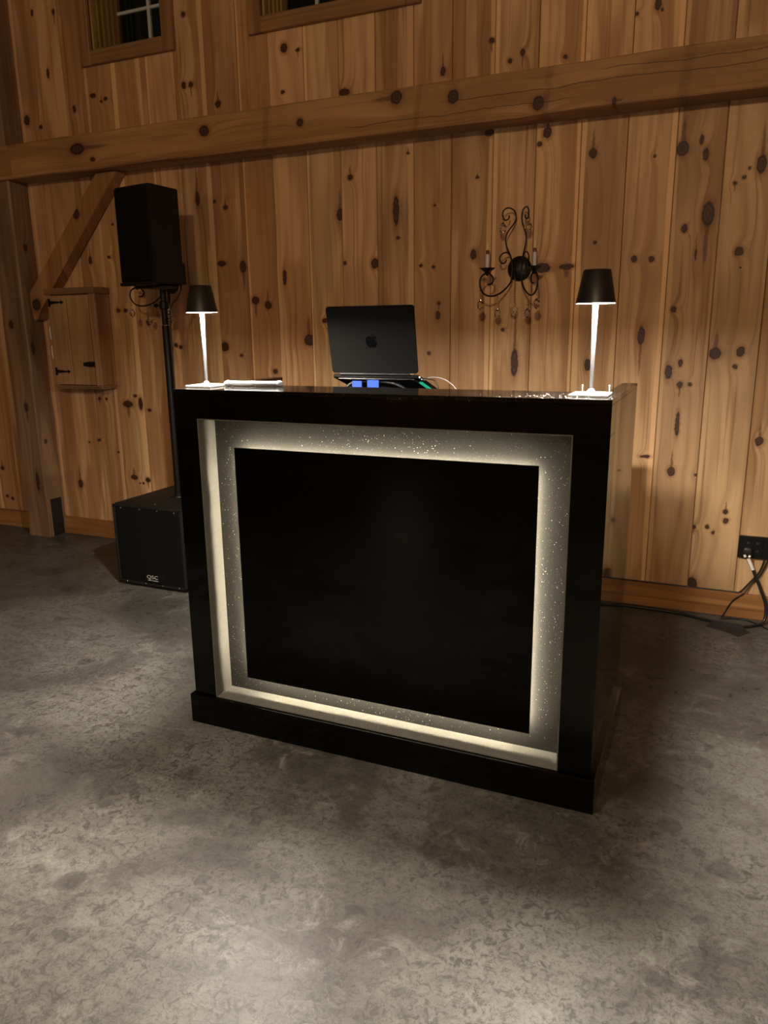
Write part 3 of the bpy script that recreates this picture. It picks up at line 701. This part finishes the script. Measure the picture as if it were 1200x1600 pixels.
# pegs behind the right lamp
for k, (x, wh) in enumerate(((1.149, 'left'), (1.216, 'right'))):
    bm = NB(); lathe(bm, [(0.0, 0.0), (0.0016, 0.0), (0.0014, 0.020), (0.0022, 0.0155), (0.0022, 0.019), (0.0, 0.0195)], (x, 0.185, H+0.0003), 10)
    solo('white_peg', bm, M['peg'], (x, 0.185, H), '%s of two tiny white pegs standing behind the right table lamp' % wh, 'peg', 'white pegs', 40)

# clear rod lying on the shelf
rod = empty('acrylic_rod', (0.17, 0.16, H))
tag(rod, 'short milky clear rod with knobbed ends lying beside the left table lamp', 'rod')
zr = H + 0.0092
a = Vector((0.098, 0.135, zr)); b_ = Vector((0.268, 0.165, zr)); dr = (b_-a).normalized()
bm = NB(); tube(bm, [a+dr*0.008, b_-dr*0.008], 0.0072, 14); obj('tube', bm, M['acrylic'], rod, 40)
for s, e in ((1, a), (-1, b_)):
    bm = NB(); tube(bm, [e-dr*s*0.010, e-dr*s*0.006, e-dr*s*0.001, e+dr*s*0.004, e+dr*s*0.009, e+dr*s*0.011], [0.0015, 0.0055, 0.0082, 0.0090, 0.0084, 0.0074], 14)
    obj('end_knob', bm, M['acrylic'], rod, 50)

# ------------------------------------------------------------------ laptop on its stand
lw, lh = 0.3126, 0.2212
hx, hy, hz, lya, ltl, ldk = 0.404, 0.545, 1.086, 0.0173, 0.189, 0.297
ra = Vector((math.cos(lya), math.sin(lya), 0)); fa = Vector((-math.sin(lya), math.cos(lya), 0)); uz = Vector((0, 0, 1))
hc = Vector((hx, hy, hz))
lid_u = uz*math.cos(ltl) - fa*math.sin(ltl); lid_n = ra.cross(lid_u)          # towards the user
dk_v = fa*math.cos(ldk) - uz*math.sin(ldk); dk_n = ra.cross(dk_v)
if dk_n.z < 0: dk_n = -dk_n
if lid_n.y < 0: lid_n = -lid_n
lap = empty('laptop', hc)
tag(lap, 'open dark grey laptop seen from behind on a raised stand on the booth', 'laptop')
def slab(bm, o0, u, v, n, w_, h_, t_, r=0.010):
    pts = []
    for cx, cy, a0 in ((w_/2-r, h_-r, 0), (-w_/2+r, h_-r, 90), (-w_/2+r, r, 180), (w_/2-r, r, 270)):
        for k in range(6):
            a_ = math.radians(a0+18*k); pts.append((cx+r*math.cos(a_), cy+r*math.sin(a_)))
    prism(bm, pts, lambda p, q, s: o0+u*p+v*q+n*s, t_)
    return bm
bm = NB(); slab(bm, hc+lid_u*0.003, ra, lid_u, lid_n, lw, lh, 0.0045); lid = obj('lid', bm, M['laptop'], lap, 30)
bm = NB(); slab(bm, hc+lid_u*0.012+lid_n*0.0046, ra, lid_u, lid_n, lw-0.010, lh-0.018, 0.0004, 0.006); obj('screen', bm, M['screen'], lid)
# bitten-fruit logo on the lid: silhouette and its leaf
ap = [(0, .30), (.10, .345), (.22, .36), (.33, .33), (.42, .27), (.36, .20), (.325, .11), (.33, .0), (.37, -.08), (.45, -.135), (.40, -.27), (.31, -.41), (.22, -.485), (.12, -.48), (.03, -.445),
      (-.06, -.455), (-.16, -.49), (-.25, -.455), (-.35, -.34), (-.43, -.17), (-.455, .0), (-.44, .16), (-.36, .29), (-.25, .355), (-.12, .35)]
leaf = [(.0, .40), (.09, .42), (.16, .49), (.195, .60), (.19, .66), (.09, .62), (.02, .53)]
S = 0.046; lc = hc + lid_u*(lh*0.50)
bm = NB()
for pl_ in (ap, leaf):
    prism(bm, [(-x*S*-1, y_*S) for x, y_ in pl_], lambda p, q, s: lc + ra*p + lid_u*q - lid_n*(s-0.0001), 0.0004)
obj('logo', bm, M['logo'], lid)['label'] = 'dark bitten-apple emblem'
bm = NB(); slab(bm, hc-dk_n*0.011+dk_v*0.002, ra, dk_v, dk_n, lw, lh, 0.011); deck = obj('deck', bm, M['laptop'], lap, 30)
bm = NB()
for r_ in range(5):
    for c_ in range(13):
        o0 = hc + dk_v*(0.030+r_*0.0185) + ra*(-0.122+c_*0.0188) + dk_n*0.0001
        prism(bm, [(0, 0), (.0165, 0), (.0165, .016), (0, .016)], lambda p, q, s: o0+ra*p+dk_v*q+dk_n*s, 0.0008)
kb = obj('keyboard', bm, M['key'], deck)
bm = NB(); tube(bm, [hc-ra*0.125, hc+ra*0.125], 0.0055, 10); obj('hinge', bm, M['blk'], lap, 40)
# ports light up on the right side
def portlight(name, fwd, m, L_, hgt):
    bm = NB(); o0 = hc + ra*(lw/2+0.0002) + dk_v*fwd - dk_n*0.0075
    prism(bm, [(0, 0), (L_, 0), (L_, hgt), (0, hgt)], lambda p, q, s: o0+dk_v*p+dk_n*q+ra*s, 0.0008)
    return obj(name, bm, m, deck)
portlight('port_light', 0.010, M['spark'], 0.006, 0.004)['label'] = 'white lit port'
portlight('port_light', 0.034, M['spark'], 0.005, 0.003)['label'] = 'greenish white lit port'
# stand
st = empty('laptop_stand', (hx, hy+0.06, 0.985))
tag(st, 'black arched laptop stand with blue and green glowing edges under the laptop', 'laptop stand')
bm = NB(); slab(bm, Vector((hx, hy-0.13, 0.9855)), ra, fa, uz, 0.27, 0.32, 0.008, 0.02); obj('base', bm, M['blk'], st, 30)
def under(u_, v_, d_=0.0125): return hc + ra*u_ + dk_v*v_ - dk_n*d_
for v_ in (0.030, 0.120):
    bm = NB()
    P0, P1 = under(-0.115, v_, 0.075), under(0.130, v_, 0.078)
    ctrl = [P0, under(-0.112, v_, 0.042), under(-0.085, v_, 0.022), under(-0.03, v_, 0.0165), under(0.04, v_, 0.020), under(0.09, v_, 0.034), under(0.125, v_, 0.058), P1]
    ctrl = [Vector((q.x, q.y, max(q.z, 0.999))) for q in ctrl]
    tube(bm, smooth_path(ctrl, 5), 0.0058, 10); obj('arch', bm, M['blk'], st, 60)
bm = NB(); slab(bm, under(0, 0.004, 0.0165), ra, dk_v, dk_n, 0.285, 0.19, 0.003, 0.012); obj('tray', bm, M['blk'], st, 30)
for (u0, u1, yy, z0_, z1_) in ((-0.034, 0.000, -0.105, 1.000, 1.070), (0.018, 0.058, -0.100, 0.9995, 1.0735)):
    bm = NB(); box(bm, hx+u0, hx+u1, hy+yy, hy+yy+0.006, z0_, z1_, 0.002); obj('blue_light', bm, M['blue'], st)['label'] = 'blue glowing light'
bm = NB(); o0 = hc + ra*(lw/2-0.012) - dk_n*0.0145
prism(bm, [(0.05, -0.003), (0.215, -0.003), (0.215, 0.002), (0.05, 0.002)], lambda p, q, s: o0+dk_v*p+dk_n*q+ra*s, 0.010); obj('green_light', bm, M['green'], st)
# two leads from the laptop's right side
q0 = hc + ra*(lw/2+0.001) + dk_v*0.034 - dk_n*0.006
bm = NB(); tube(bm, smooth_path([q0, q0+Vector((0.025, 0, 0.0)), q0+Vector((0.048, 0.004, -0.008)), q0+Vector((0.056, 0.008, -0.035)), q0+Vector((0.050, 0.01, -0.075)), q0+Vector((0.035, 0.012, -0.0815))], 6), 0.0019, 8)
solo('laptop_lead', bm, M['rubber'], q0, 'thin black lead looping down from the laptop\'s right side, nearer the laptop', 'cable', None, 60)
q1 = hc + ra*(lw/2+0.001) + dk_v*0.052 - dk_n*0.006
M['grey_lead'] = plain('grey_white_lead', (0.38, 0.36, 0.36), 0.35)
bm = NB(); tube(bm, smooth_path([q1, q1+Vector((0.03, 0, 0.010)), q1+Vector((0.070, 0.004, 0.004)), q1+Vector((0.105, 0.008, -0.020)), q1+Vector((0.122, 0.01, -0.055)), q1+Vector((0.126, 0.012, -0.0775))], 6), 0.0017, 8)
solo('laptop_lead', bm, M['grey_lead'], q1, 'thin grey lead arching out furthest to the right of the laptop', 'cable', None, 60)

# ------------------------------------------------------------------ subwoofer
sx0, sx1, sy0, sy1, sz = -1.217, -0.800, 0.971, 1.487, 0.417
sub = empty('subwoofer', ((sx0+sx1)/2, (sy0+sy1)/2, 0))
tag(sub, 'large black subwoofer box on the floor left of the booth', 'subwoofer')
bm = NB(); box(bm, sx0, sx1, sy0+0.012, sy1, 0.012, sz, 0.010, 0, 3); obj('cabinet', bm, M['cab'], sub, 30)
bm = NB()
fr = 0.014
box(bm, sx0, sx1, sy0, sy0+0.0125, sz-fr-0.002, sz-0.004, 0.003); box(bm, sx0, sx1, sy0, sy0+0.0125, 0.012, 0.012+fr, 0.003)
box(bm, sx0, sx0+fr, sy0, sy0+0.0125, 0.012, sz-0.004, 0.003); box(bm, sx1-fr, sx1, sy0, sy0+0.0125, 0.012, sz-0.004, 0.003)
obj('front_frame', bm, M['cab'], sub)
bm = NB(); box(bm, sx0+0.008, sx1-0.008, sy0+0.004, sy0+0.0115, 0.02, sz-0.012, 0.003); obj('grille', bm, M['grille'], sub)
for (x, z_) in ((-1.163, .398), (-1.048, .398), (-0.943, .398), (-0.841, .398), (-1.164, .022), (-1.046, .022), (-0.943, .022), (-0.843, .022)):
    bm = NB(); lathe(bm, [(0.0, -0.0022), (0.003, -0.0018), (0.0042, 0.0), (0.0042, 0.006)], (x, sy0-0.0002, z_), 10, 'y'); obj('screw', bm, M['screw'], sub, 50)
for (x, y) in ((sx0+.05, sy0+.06), (sx1-.05, sy0+.06), (sx0+.05, sy1-.06), (sx1-.05, sy1-.06)):
    bm = NB(); lathe(bm, [(0.0, 0.0), (0.016, 0.0), (0.018, 0.013), (0.0, 0.013)], (x, y, 0), 12); obj('foot', bm, M['rubber'], sub, 40)
cup = (-1.010, 1.225)
bm = NB(); lathe(bm, [(0.0, 0.0004), (0.045, 0.0004), (0.043, 0.005), (0.024, 0.006), (0.023, 0.016), (0.0, 0.016)], (cup[0], cup[1], sz), 24); obj('pole_cup', bm, M['blk'], sub, 40)
for (x, y) in ((-0.87, 1.25), (-0.99, 1.02)):
    bm = NB(); lathe(bm, [(0.0, 0.0025), (0.004, 0.002), (0.005, 0.0001), (0.0, 0.0)], (x, y, sz), 10); obj('top_screw', bm, M['screw'], sub, 40)
# maker's badge
bm = NB(); box(bm, -1.045, -0.935, sy0-0.001, sy0+0.0035, 0.032, 0.082, 0.001); badge = obj('badge', bm, M['blk'], sub)
cu = bpy.data.curves.new('lettering', 'FONT'); cu.body = 'QSC'; cu.size = 0.036; cu.extrude = 0.0004; cu.space_character = 1.05
to = bpy.data.objects.new('lettering', cu); col.objects.link(to)
bpy.context.view_layer.update()
dg = bpy.context.evaluated_depsgraph_get()
me = bpy.data.meshes.new_from_object(to.evaluated_get(dg)); bpy.data.objects.remove(to)
bm = NB(); bm.from_mesh(me); bpy.data.meshes.remove(me)
bmesh.ops.transform(bm, matrix=Matrix.Translation((-1.035, sy0-0.0016, 0.052)) @ Matrix.Rotation(PI/2, 4, 'X') @ Matrix.Diagonal((0.95, 0.72, 1, 1)), verts=bm.verts)
obj('lettering', bm, M['logo_white'], badge)['label'] = 'silver letters QSC'
bm = NB(); box(bm, -1.029, -1.010, sy0-0.0016, sy0-0.0008, 0.0415, 0.0460); box(bm, -1.006, -0.966, sy0-0.0016, sy0-0.0008, 0.0415, 0.0445)
obj('small_print', bm, M['logo_white'], badge)

# ------------------------------------------------------------------ speaker pole and loudspeaker
pole = empty('speaker_pole', (cup[0], cup[1], sz+0.016))
tag(pole, 'black speaker pole rising from the subwoofer to the loudspeaker', 'pole')
px, pyy = cup
bm = NB(); tube(bm, [(px, pyy, sz+0.0165), (px, pyy, 1.26)], 0.0175, 20); obj('lower_tube', bm, M['blk'], pole, 40)
bm = NB(); tube(bm, [(px, pyy, 1.262), (px, pyy, 1.428)], 0.0148, 20); obj('upper_tube', bm, M['blk'], pole, 40)
bm = NB(); lathe(bm, [(0.0180, 0.0), (0.0215, 0.004), (0.0215, 0.034), (0.0180, 0.038)], (px, pyy, 1.335), 20); obj('collar', bm, M['blk'], pole, 40)
bm = NB(); tube(bm, [(px-0.021, pyy, 1.354), (px-0.040, pyy-0.002, 1.354)], 0.004, 8); lathe(bm, [(0.0, -0.056), (0.008, -0.055), (0.009, -0.048), (0.009, -0.040), (0.0, -0.039)], (px, pyy-0.002, 1.354), 12, 'x'); obj('lock_knob', bm, M['blk'], pole, 40)

spk = empty('loudspeaker', (-1.026, 1.197, 1.447))
tag(spk, 'black loudspeaker cabinet on a pole near the diagonal brace', 'loudspeaker')
fw_, bw_, dp, z0, z1 = 0.238, 0.185, 0.205, 0.0, 0.427
bm = NB()
poly = [(-fw_/2, -dp/2+0.02), (-fw_/2+0.006, -dp/2), (fw_/2-0.006, -dp/2), (fw_/2, -dp/2+0.02), (bw_/2, dp/2-0.01), (bw_/2-0.02, dp/2), (-bw_/2+0.02, dp/2), (-bw_/2, dp/2-0.01)]
prism(bm, poly, lambda u, v, w: Vector((u, v, w)), z1)
bmesh.ops.bevel(bm, geom=list(bm.edges), offset=0.004, segments=2, affect='EDGES')
bmesh.ops.translate(bm, verts=bm.verts, vec=Vector((-1.026, 1.197, 1.447))); obj('cabinet', bm, M['cab'], spk, 30)
T = Vector((-1.026, 1.197, 1.447))
bm = NB(); box(bm, -fw_/2+0.008, fw_/2-0.008, -dp/2-0.006, -dp/2+0.001, 0.012, z1-0.010, 0.004, 0, 2)
bmesh.ops.translate(bm, verts=bm.verts, vec=T); obj('grille', bm, M['grille'], spk)
bm = NB(); box(bm, -fw_/2, fw_/2, -dp/2-0.010, -dp/2+0.03, -0.006, 0.010, 0.004, 0, 2)
bmesh.ops.translate(bm, verts=bm.verts, vec=T); obj('bottom_lip', bm, M['cab'], spk)
bm = NB(); box(bm, bw_/2-0.05, bw_/2+0.002, dp/2-0.06, dp/2+0.006, 0.0, 0.10, 0.006, 0, 2)
bmesh.ops.translate(bm, verts=bm.verts, vec=T); obj('rear_corner', bm, M['cab'], spk)
bm = NB(); box(bm, -fw_/2+0.03, fw_/2-0.03, -dp/2+0.05, dp/2-0.04, -0.016, -0.0005, 0.006)
bmesh.ops.translate(bm, verts=bm.verts, vec=T); obj('pole_socket', bm, M['blk'], spk)
bm = NB(); lathe(bm, [(0.0, -0.008), (0.002, -0.0078), (0.002, 0.0), (0.0, 0.0)], (0.07, -dp/2, 0.022), 8, 'y')
bmesh.ops.translate(bm, verts=bm.verts, vec=T); obj('indicator', bm, M['screw'], spk)
spk.rotation_euler = (0, 0, -0.1825)
# cable from the speaker's back down the pole
bm = NB(); tube(bm, smooth_path([(-0.965, 1.300, 1.475), (-0.958, 1.296, 1.43), (-0.970, 1.275, 1.385), (px+0.024, pyy+0.014, 1.325), (px+0.0230, pyy+0.006, 1.1), (px+0.0230, pyy+0.004, 0.80), (px+0.026, pyy+0.006, 0.55), (px+0.032, pyy+0.01, 0.44), (px+0.07, pyy+0.05, 0.422)], 6), 0.0042, 8)
solo('speaker_cable', bm, M['rubber'], (px+0.02, pyy, 0.43), 'black cable running down along the speaker pole', 'cable', None, 60)

# ------------------------------------------------------------------ wall sconces
SK = 0.00043; SZ = 0.000365
def sp2(p): return ((680-p[0])*SK, (775-p[1])*SZ)
U_ = [(590, 900), (600, 800), (592, 700), (565, 620), (525, 545), (505, 460), (520, 390), (560, 330), (610, 270), (632, 210), (615, 140), (560, 108), (505, 112), (465, 150), (462, 200), (490, 240), (525, 235), (545, 205), (538, 190)]
Mi = [(592, 700), (560, 620), (510, 600), (455, 625), (432, 670), (450, 715), (490, 722), (515, 695), (512, 680)]
Lo = [(600, 880), (575, 950), (500, 1030), (420, 1080), (330, 1100), (250, 1075), (205, 1010), (195, 940), (215, 880), (260, 848), (310, 845), (350, 880), (360, 920), (340, 960), (295, 968)]
SX, SZc = 0.618, 1.482
scon = empty('wall_sconce', (SX, Yw, SZc))
def arm_pt(side, p, az=0.637, off=0.012):
    r, z_ = sp2(p)
    return Vector((SX + side*math.sin(az)*r, Yw-off-math.cos(az)*r, SZc+z_))
bm = NB(); lathe(bm, [(0.0, -0.024), (0.018, -0.0225), (0.035, -0.017), (0.047, -0.009), (0.0535, -0.003), (0.0535, -0.0015), (0.0, -0.0015)], (SX, Yw, SZc), 32, 'y'); obj('backplate', bm, M['iron'], scon, 50)
for side in (-1, 1):
    for nm, path, rr, off, az in (('upper_scroll', U_, 0.0031, 0.020, 0.637), ('middle_scroll', Mi, 0.0031, 0.016, 0.637), ('candle_arm', Lo, 0.0038, 0.020, 0.637)):
        bm = NB(); tube(bm, smooth_path([arm_pt(side, p, az, off) for p in path], 4), rr, 8); obj(nm, bm, M['iron'], scon, 60)
    c = arm_pt(side, (285, 840))
    c = Vector((c.x, c.y-0.008, c.z))
    bm = NB(); lathe(bm, [(0.0, -0.012), (0.006, -0.010), (0.012, 0.004), (0.033, 0.019), (0.034, 0.021), (0.012, 0.010), (0.0, 0.010)], c, 20); obj('drip_dish', bm, M['iron'], scon, 40)
    bm = NB(); tube(bm, [c+Vector((0, 0, 0.0105)), c+Vector((0, 0, 0.076))], 0.0085, 16); cs = obj('candle_sleeve', bm, M['sleeve'], scon, 40)
    bm = NB(); lathe(bm, [(0.0, 0.0765), (0.0075, 0.0765), (0.0068, 0.090), (0.005, 0.092), (0.0, 0.092)], c, 14); obj('socket', bm, M['brass'], cs, 40)
    bm = NB(); lathe(bm, [(0.0, 0.0925), (0.0060, 0.0925), (0.0074, 0.098), (0.0072, 0.116), (0.0055, 0.126), (0.0, 0.131)], c, 14); obj('bulb', bm, M['bulb'], cs, 40)
def crystal(top, n_bead, size, ball=False):
    bm = NB()
    for k in range(n_bead):
        cc = top - Vector((0, 0, 0.006+k*0.0115))
        s_ = 0.0040
        v = [bm.verts.new(cc+Vector(d_)*s_) for d_ in ((1,0,0),(0,1,0),(-1,0,0),(0,-1,0),(0,0,1.5),(0,0,-1.5))]
        for a_, b2 in ((0,1),(1,2),(2,3),(3,0)):
            bm.faces.new((v[a_], v[b2], v[4])); bm.faces.new((v[b2], v[a_], v[5]))
    tube(bm, [top+Vector((0, 0, 0.003)), top-Vector((0, 0, 0.006+n_bead*0.0115))], 0.0005, 5)
    ch = obj('crystal_drop', bm, M['crystal'], scon)
    cc = top - Vector((0, 0, 0.010+n_bead*0.0115+size))
    bm = NB()
    if ball: bmesh.ops.create_icosphere(bm, subdivisions=1, radius=size, matrix=Matrix.Translation(cc))
    else: lathe(bm, [(0.0, size*1.15), (size*0.55, size*0.55), (size*0.82, 0.0), (size*0.5, -size*0.7), (0.0, -size*1.1)], cc, 6)
    obj('prism', bm, M['crystal'], ch)
for side in (-1, 1):
    a_ = arm_pt(side, (205, 1010), off=0.020); crystal(a_-Vector((0, 0, 0.004)), 3, 0.021)
    a_ = arm_pt(side, (420, 1080), off=0.020); crystal(a_-Vector((0, 0, 0.004)), 4, 0.020)
    a_ = arm_pt(side, (465, 150), off=0.020); crystal(a_-Vector((0, 0, 0.012)), 2, 0.022)
crystal(Vector((SX-0.004, Yw-0.062, SZc-0.045)), 9, 0.021, True)
bm = NB(); tube(bm, [(SX-0.004, Yw-0.020, SZc-0.025), (SX-0.004, Yw-0.058, SZc-0.038), (SX-0.004, Yw-0.066, SZc-0.040)], 0.0022, 8); obj('chain_hook', bm, M['iron'], scon, 60)
tag(scon, 'black scrolled two-candle wall sconce with crystals, clear of the speaker', 'sconce', 'candle sconces on the board wall')
s2 = copy_tree(scon); s2.location = (-1.285, Yw, SZc)
tag(s2, 'scrolled candle sconce mostly hidden behind the loudspeaker and its pole', 'sconce', 'candle sconces on the board wall')

# ------------------------------------------------------------------ outlet box, cables, tape
ob = empty('outlet_box', (1.71, Yw, 0.275))
tag(ob, 'black wall outlet box above the baseboard at right', 'outlet')
bx0, bx1, bz_0, bz_1 = 1.598, 1.822, 0.273, 0.366
bm = NB(); box(bm, bx0, bx1, Yw-0.020, Yw-0.0015, bz_0, bz_1, 0.002); obj('cover_plate', bm, M['blk'], ob)
for gx in (1.652, 1.768):
    bm = NB(); box(bm, gx-0.040, gx+0.040, Yw-0.0225, Yw-0.0202, bz_0+0.014, bz_1-0.014, 0.001); rec = obj('receptacle', bm, M['blk'], ob)
    for dx in (-0.018, 0.018):
        for dz in (-0.014, 0.020):
            bm = NB(); box(bm, gx+dx-0.0035, gx+dx-0.0015, Yw-0.0235, Yw-0.0226, 0.3195+dz-0.004, 0.3195+dz+0.004); box(bm, gx+dx+0.0025, gx+dx+0.0045, Yw-0.0235, Yw-0.0226, 0.3195+dz-0.004, 0.3195+dz+0.004)
            obj('slot', bm, M['screw'], rec)
cord = empty('power_cord', (1.64, 1.59, 0.29))
tag(cord, 'thick black power cord with a white tag, curving from the outlet down to the floor', 'cord')
bm = NB(); box(bm, 1.618, 1.650, Yw-0.062, Yw-0.024, 0.293, 0.325, 0.006, 0, 2); obj('plug', bm, M['rubber'], cord, 40)
pth = smooth_path([(1.634, 1.592, 0.294), (1.640, 1.590, 0.275), (1.662, 1.586, 0.229), (1.697, 1.580, 0.153), (1.722, 1.574, 0.090), (1.726, 1.566, 0.040), (1.715, 1.552, 0.013), (1.689, 1.530, 0.0075), (1.647, 1.500, 0.0075), (1.600, 1.497, 0.0085), (1.540, 1.507, 0.0085), (1.480, 1.530, 0.0075), (1.387, 1.560, 0.0075), (1.226, 1.572, 0.0075), (1.05, 1.568, 0.0075), (0.9, 1.50, 0.0075)], 6)
bm = NB(); tube(bm, pth, 0.0065, 10); obj('cable', bm, M['rubber'], cord, 60)
bm = NB(); tube(bm, [(1.6385, 1.5895, 0.2795), (1.6495, 1.588, 0.2555), (1.661, 1.5858, 0.231)], 0.0078, 10); obj('tag', bm, M['white'], cord, 60)['label'] = 'white tag wrapped on the cord'
for dx, r_ in ((-0.012, .0055), (0.010, .0045)):
    bm = NB(); tube(bm, [(1.634+dx, Yw-0.064, 0.297), (1.634+dx*0.6, Yw-0.066, 0.288)], r_, 8); obj('plug_clip', bm, M['white'], cord, 40)
bm = NB(); tube(bm, smooth_path([(0.90, Yw-0.014, 0.1135), (1.04, Yw-0.012, 0.1135), (1.27, Yw-0.012, 0.1135), (1.48, Yw-0.012, 0.1135), (1.595, Yw-0.012, 0.1135), (1.622, Yw-0.013, 0.117), (1.652, Yw-0.014, 0.158), (1.688, Yw-0.015, 0.214), (1.702, Yw-0.018, 0.272)], 6), 0.0034, 8)
solo('thin_cable', bm, M['rubber'], (1.27, Yw-0.012, 0.1135), 'thin black cable lying along the top of the baseboard up to the outlet', 'cable', None, 60)
bm = NB(); tube(bm, smooth_path([(1.716, Yw-0.018, 0.272), (1.706, Yw-0.015, 0.235), (1.690, Yw-0.0135, 0.195), (1.664, Yw-0.0135, 0.160), (1.640, Yw-0.0225, 0.118), (1.60, Yw-0.0235, 0.08), (1.57, Yw-0.026, 0.02), (1.56, 1.585, 0.004), (1.567, 1.578, 0.0036), (1.642, 1.596, 0.0036), (1.703, 1.558, 0.0036), (1.75, 1.49, 0.0036)], 6), 0.0030, 8)
solo('thin_cable', bm, M['rubber'], (1.567, 1.578, 0.0036), 'thin black cable dropping over the baseboard to loop on the floor behind the tape', 'cable', None, 60)
tape = empty('floor_tape', (1.58, 1.46, 0))
tag(tape, 'dark strip of gaffer tape on the concrete over the power cord', 'tape')
def tape_piece(c4, z_):
    """tape draped over the cord: raised along the middle of its length"""
    bm = NB(); a, b2, c_, d_ = [Vector((p[0], p[1], 0)) for p in c4]
    n1, n2 = 10, 8; g = []
    def hgt(p):
        m = min((Vector((q.x, q.y, 0))-p).length for q in pth if q.z < 0.02)
        return z_ + 0.0165*math.exp(-(m/0.014)**2)
    for i in range(n1+1):
        row = []
        for j in range(n2+1):
            p = (a.lerp(b2, i/n1)).lerp(d_.lerp(c_, i/n1), j/n2); row.append((p, hgt(p)))
        g.append(row)
    T_ = [[bm.verts.new((p.x, p.y, h_+0.0006)) for p, h_ in r] for r in g]; Bm = [[bm.verts.new((p.x, p.y, h_)) for p, h_ in r] for r in g]
    for i in range(n1):
        for j in range(n2):
            bm.faces.new((T_[i][j], T_[i+1][j], T_[i+1][j+1], T_[i][j+1])); bm.faces.new((Bm[i][j], Bm[i][j+1], Bm[i+1][j+1], Bm[i+1][j]))
    rim = [(i, 0) for i in range(n1)] + [(n1, j) for j in range(n2)] + [(i, n2) for i in range(n1, 0, -1)] + [(0, j) for j in range(n2, 0, -1)]
    for k in range(len(rim)):
        p, q = rim[k], rim[(k+1) % len(rim)]
        bm.faces.new((T_[p[0]][p[1]], Bm[p[0]][p[1]], Bm[q[0]][q[1]], T_[q[0]][q[1]]))
    return bm
obj('strip', tape_piece([(1.498, 1.468), (1.584, 1.425), (1.612, 1.500), (1.548, 1.553)], 0.0004), M['tape'], tape, 60)
obj('strip', tape_piece([(1.560, 1.445), (1.622, 1.390), (1.672, 1.462), (1.592, 1.528)], 0.0016), M['tape'], tape, 60)
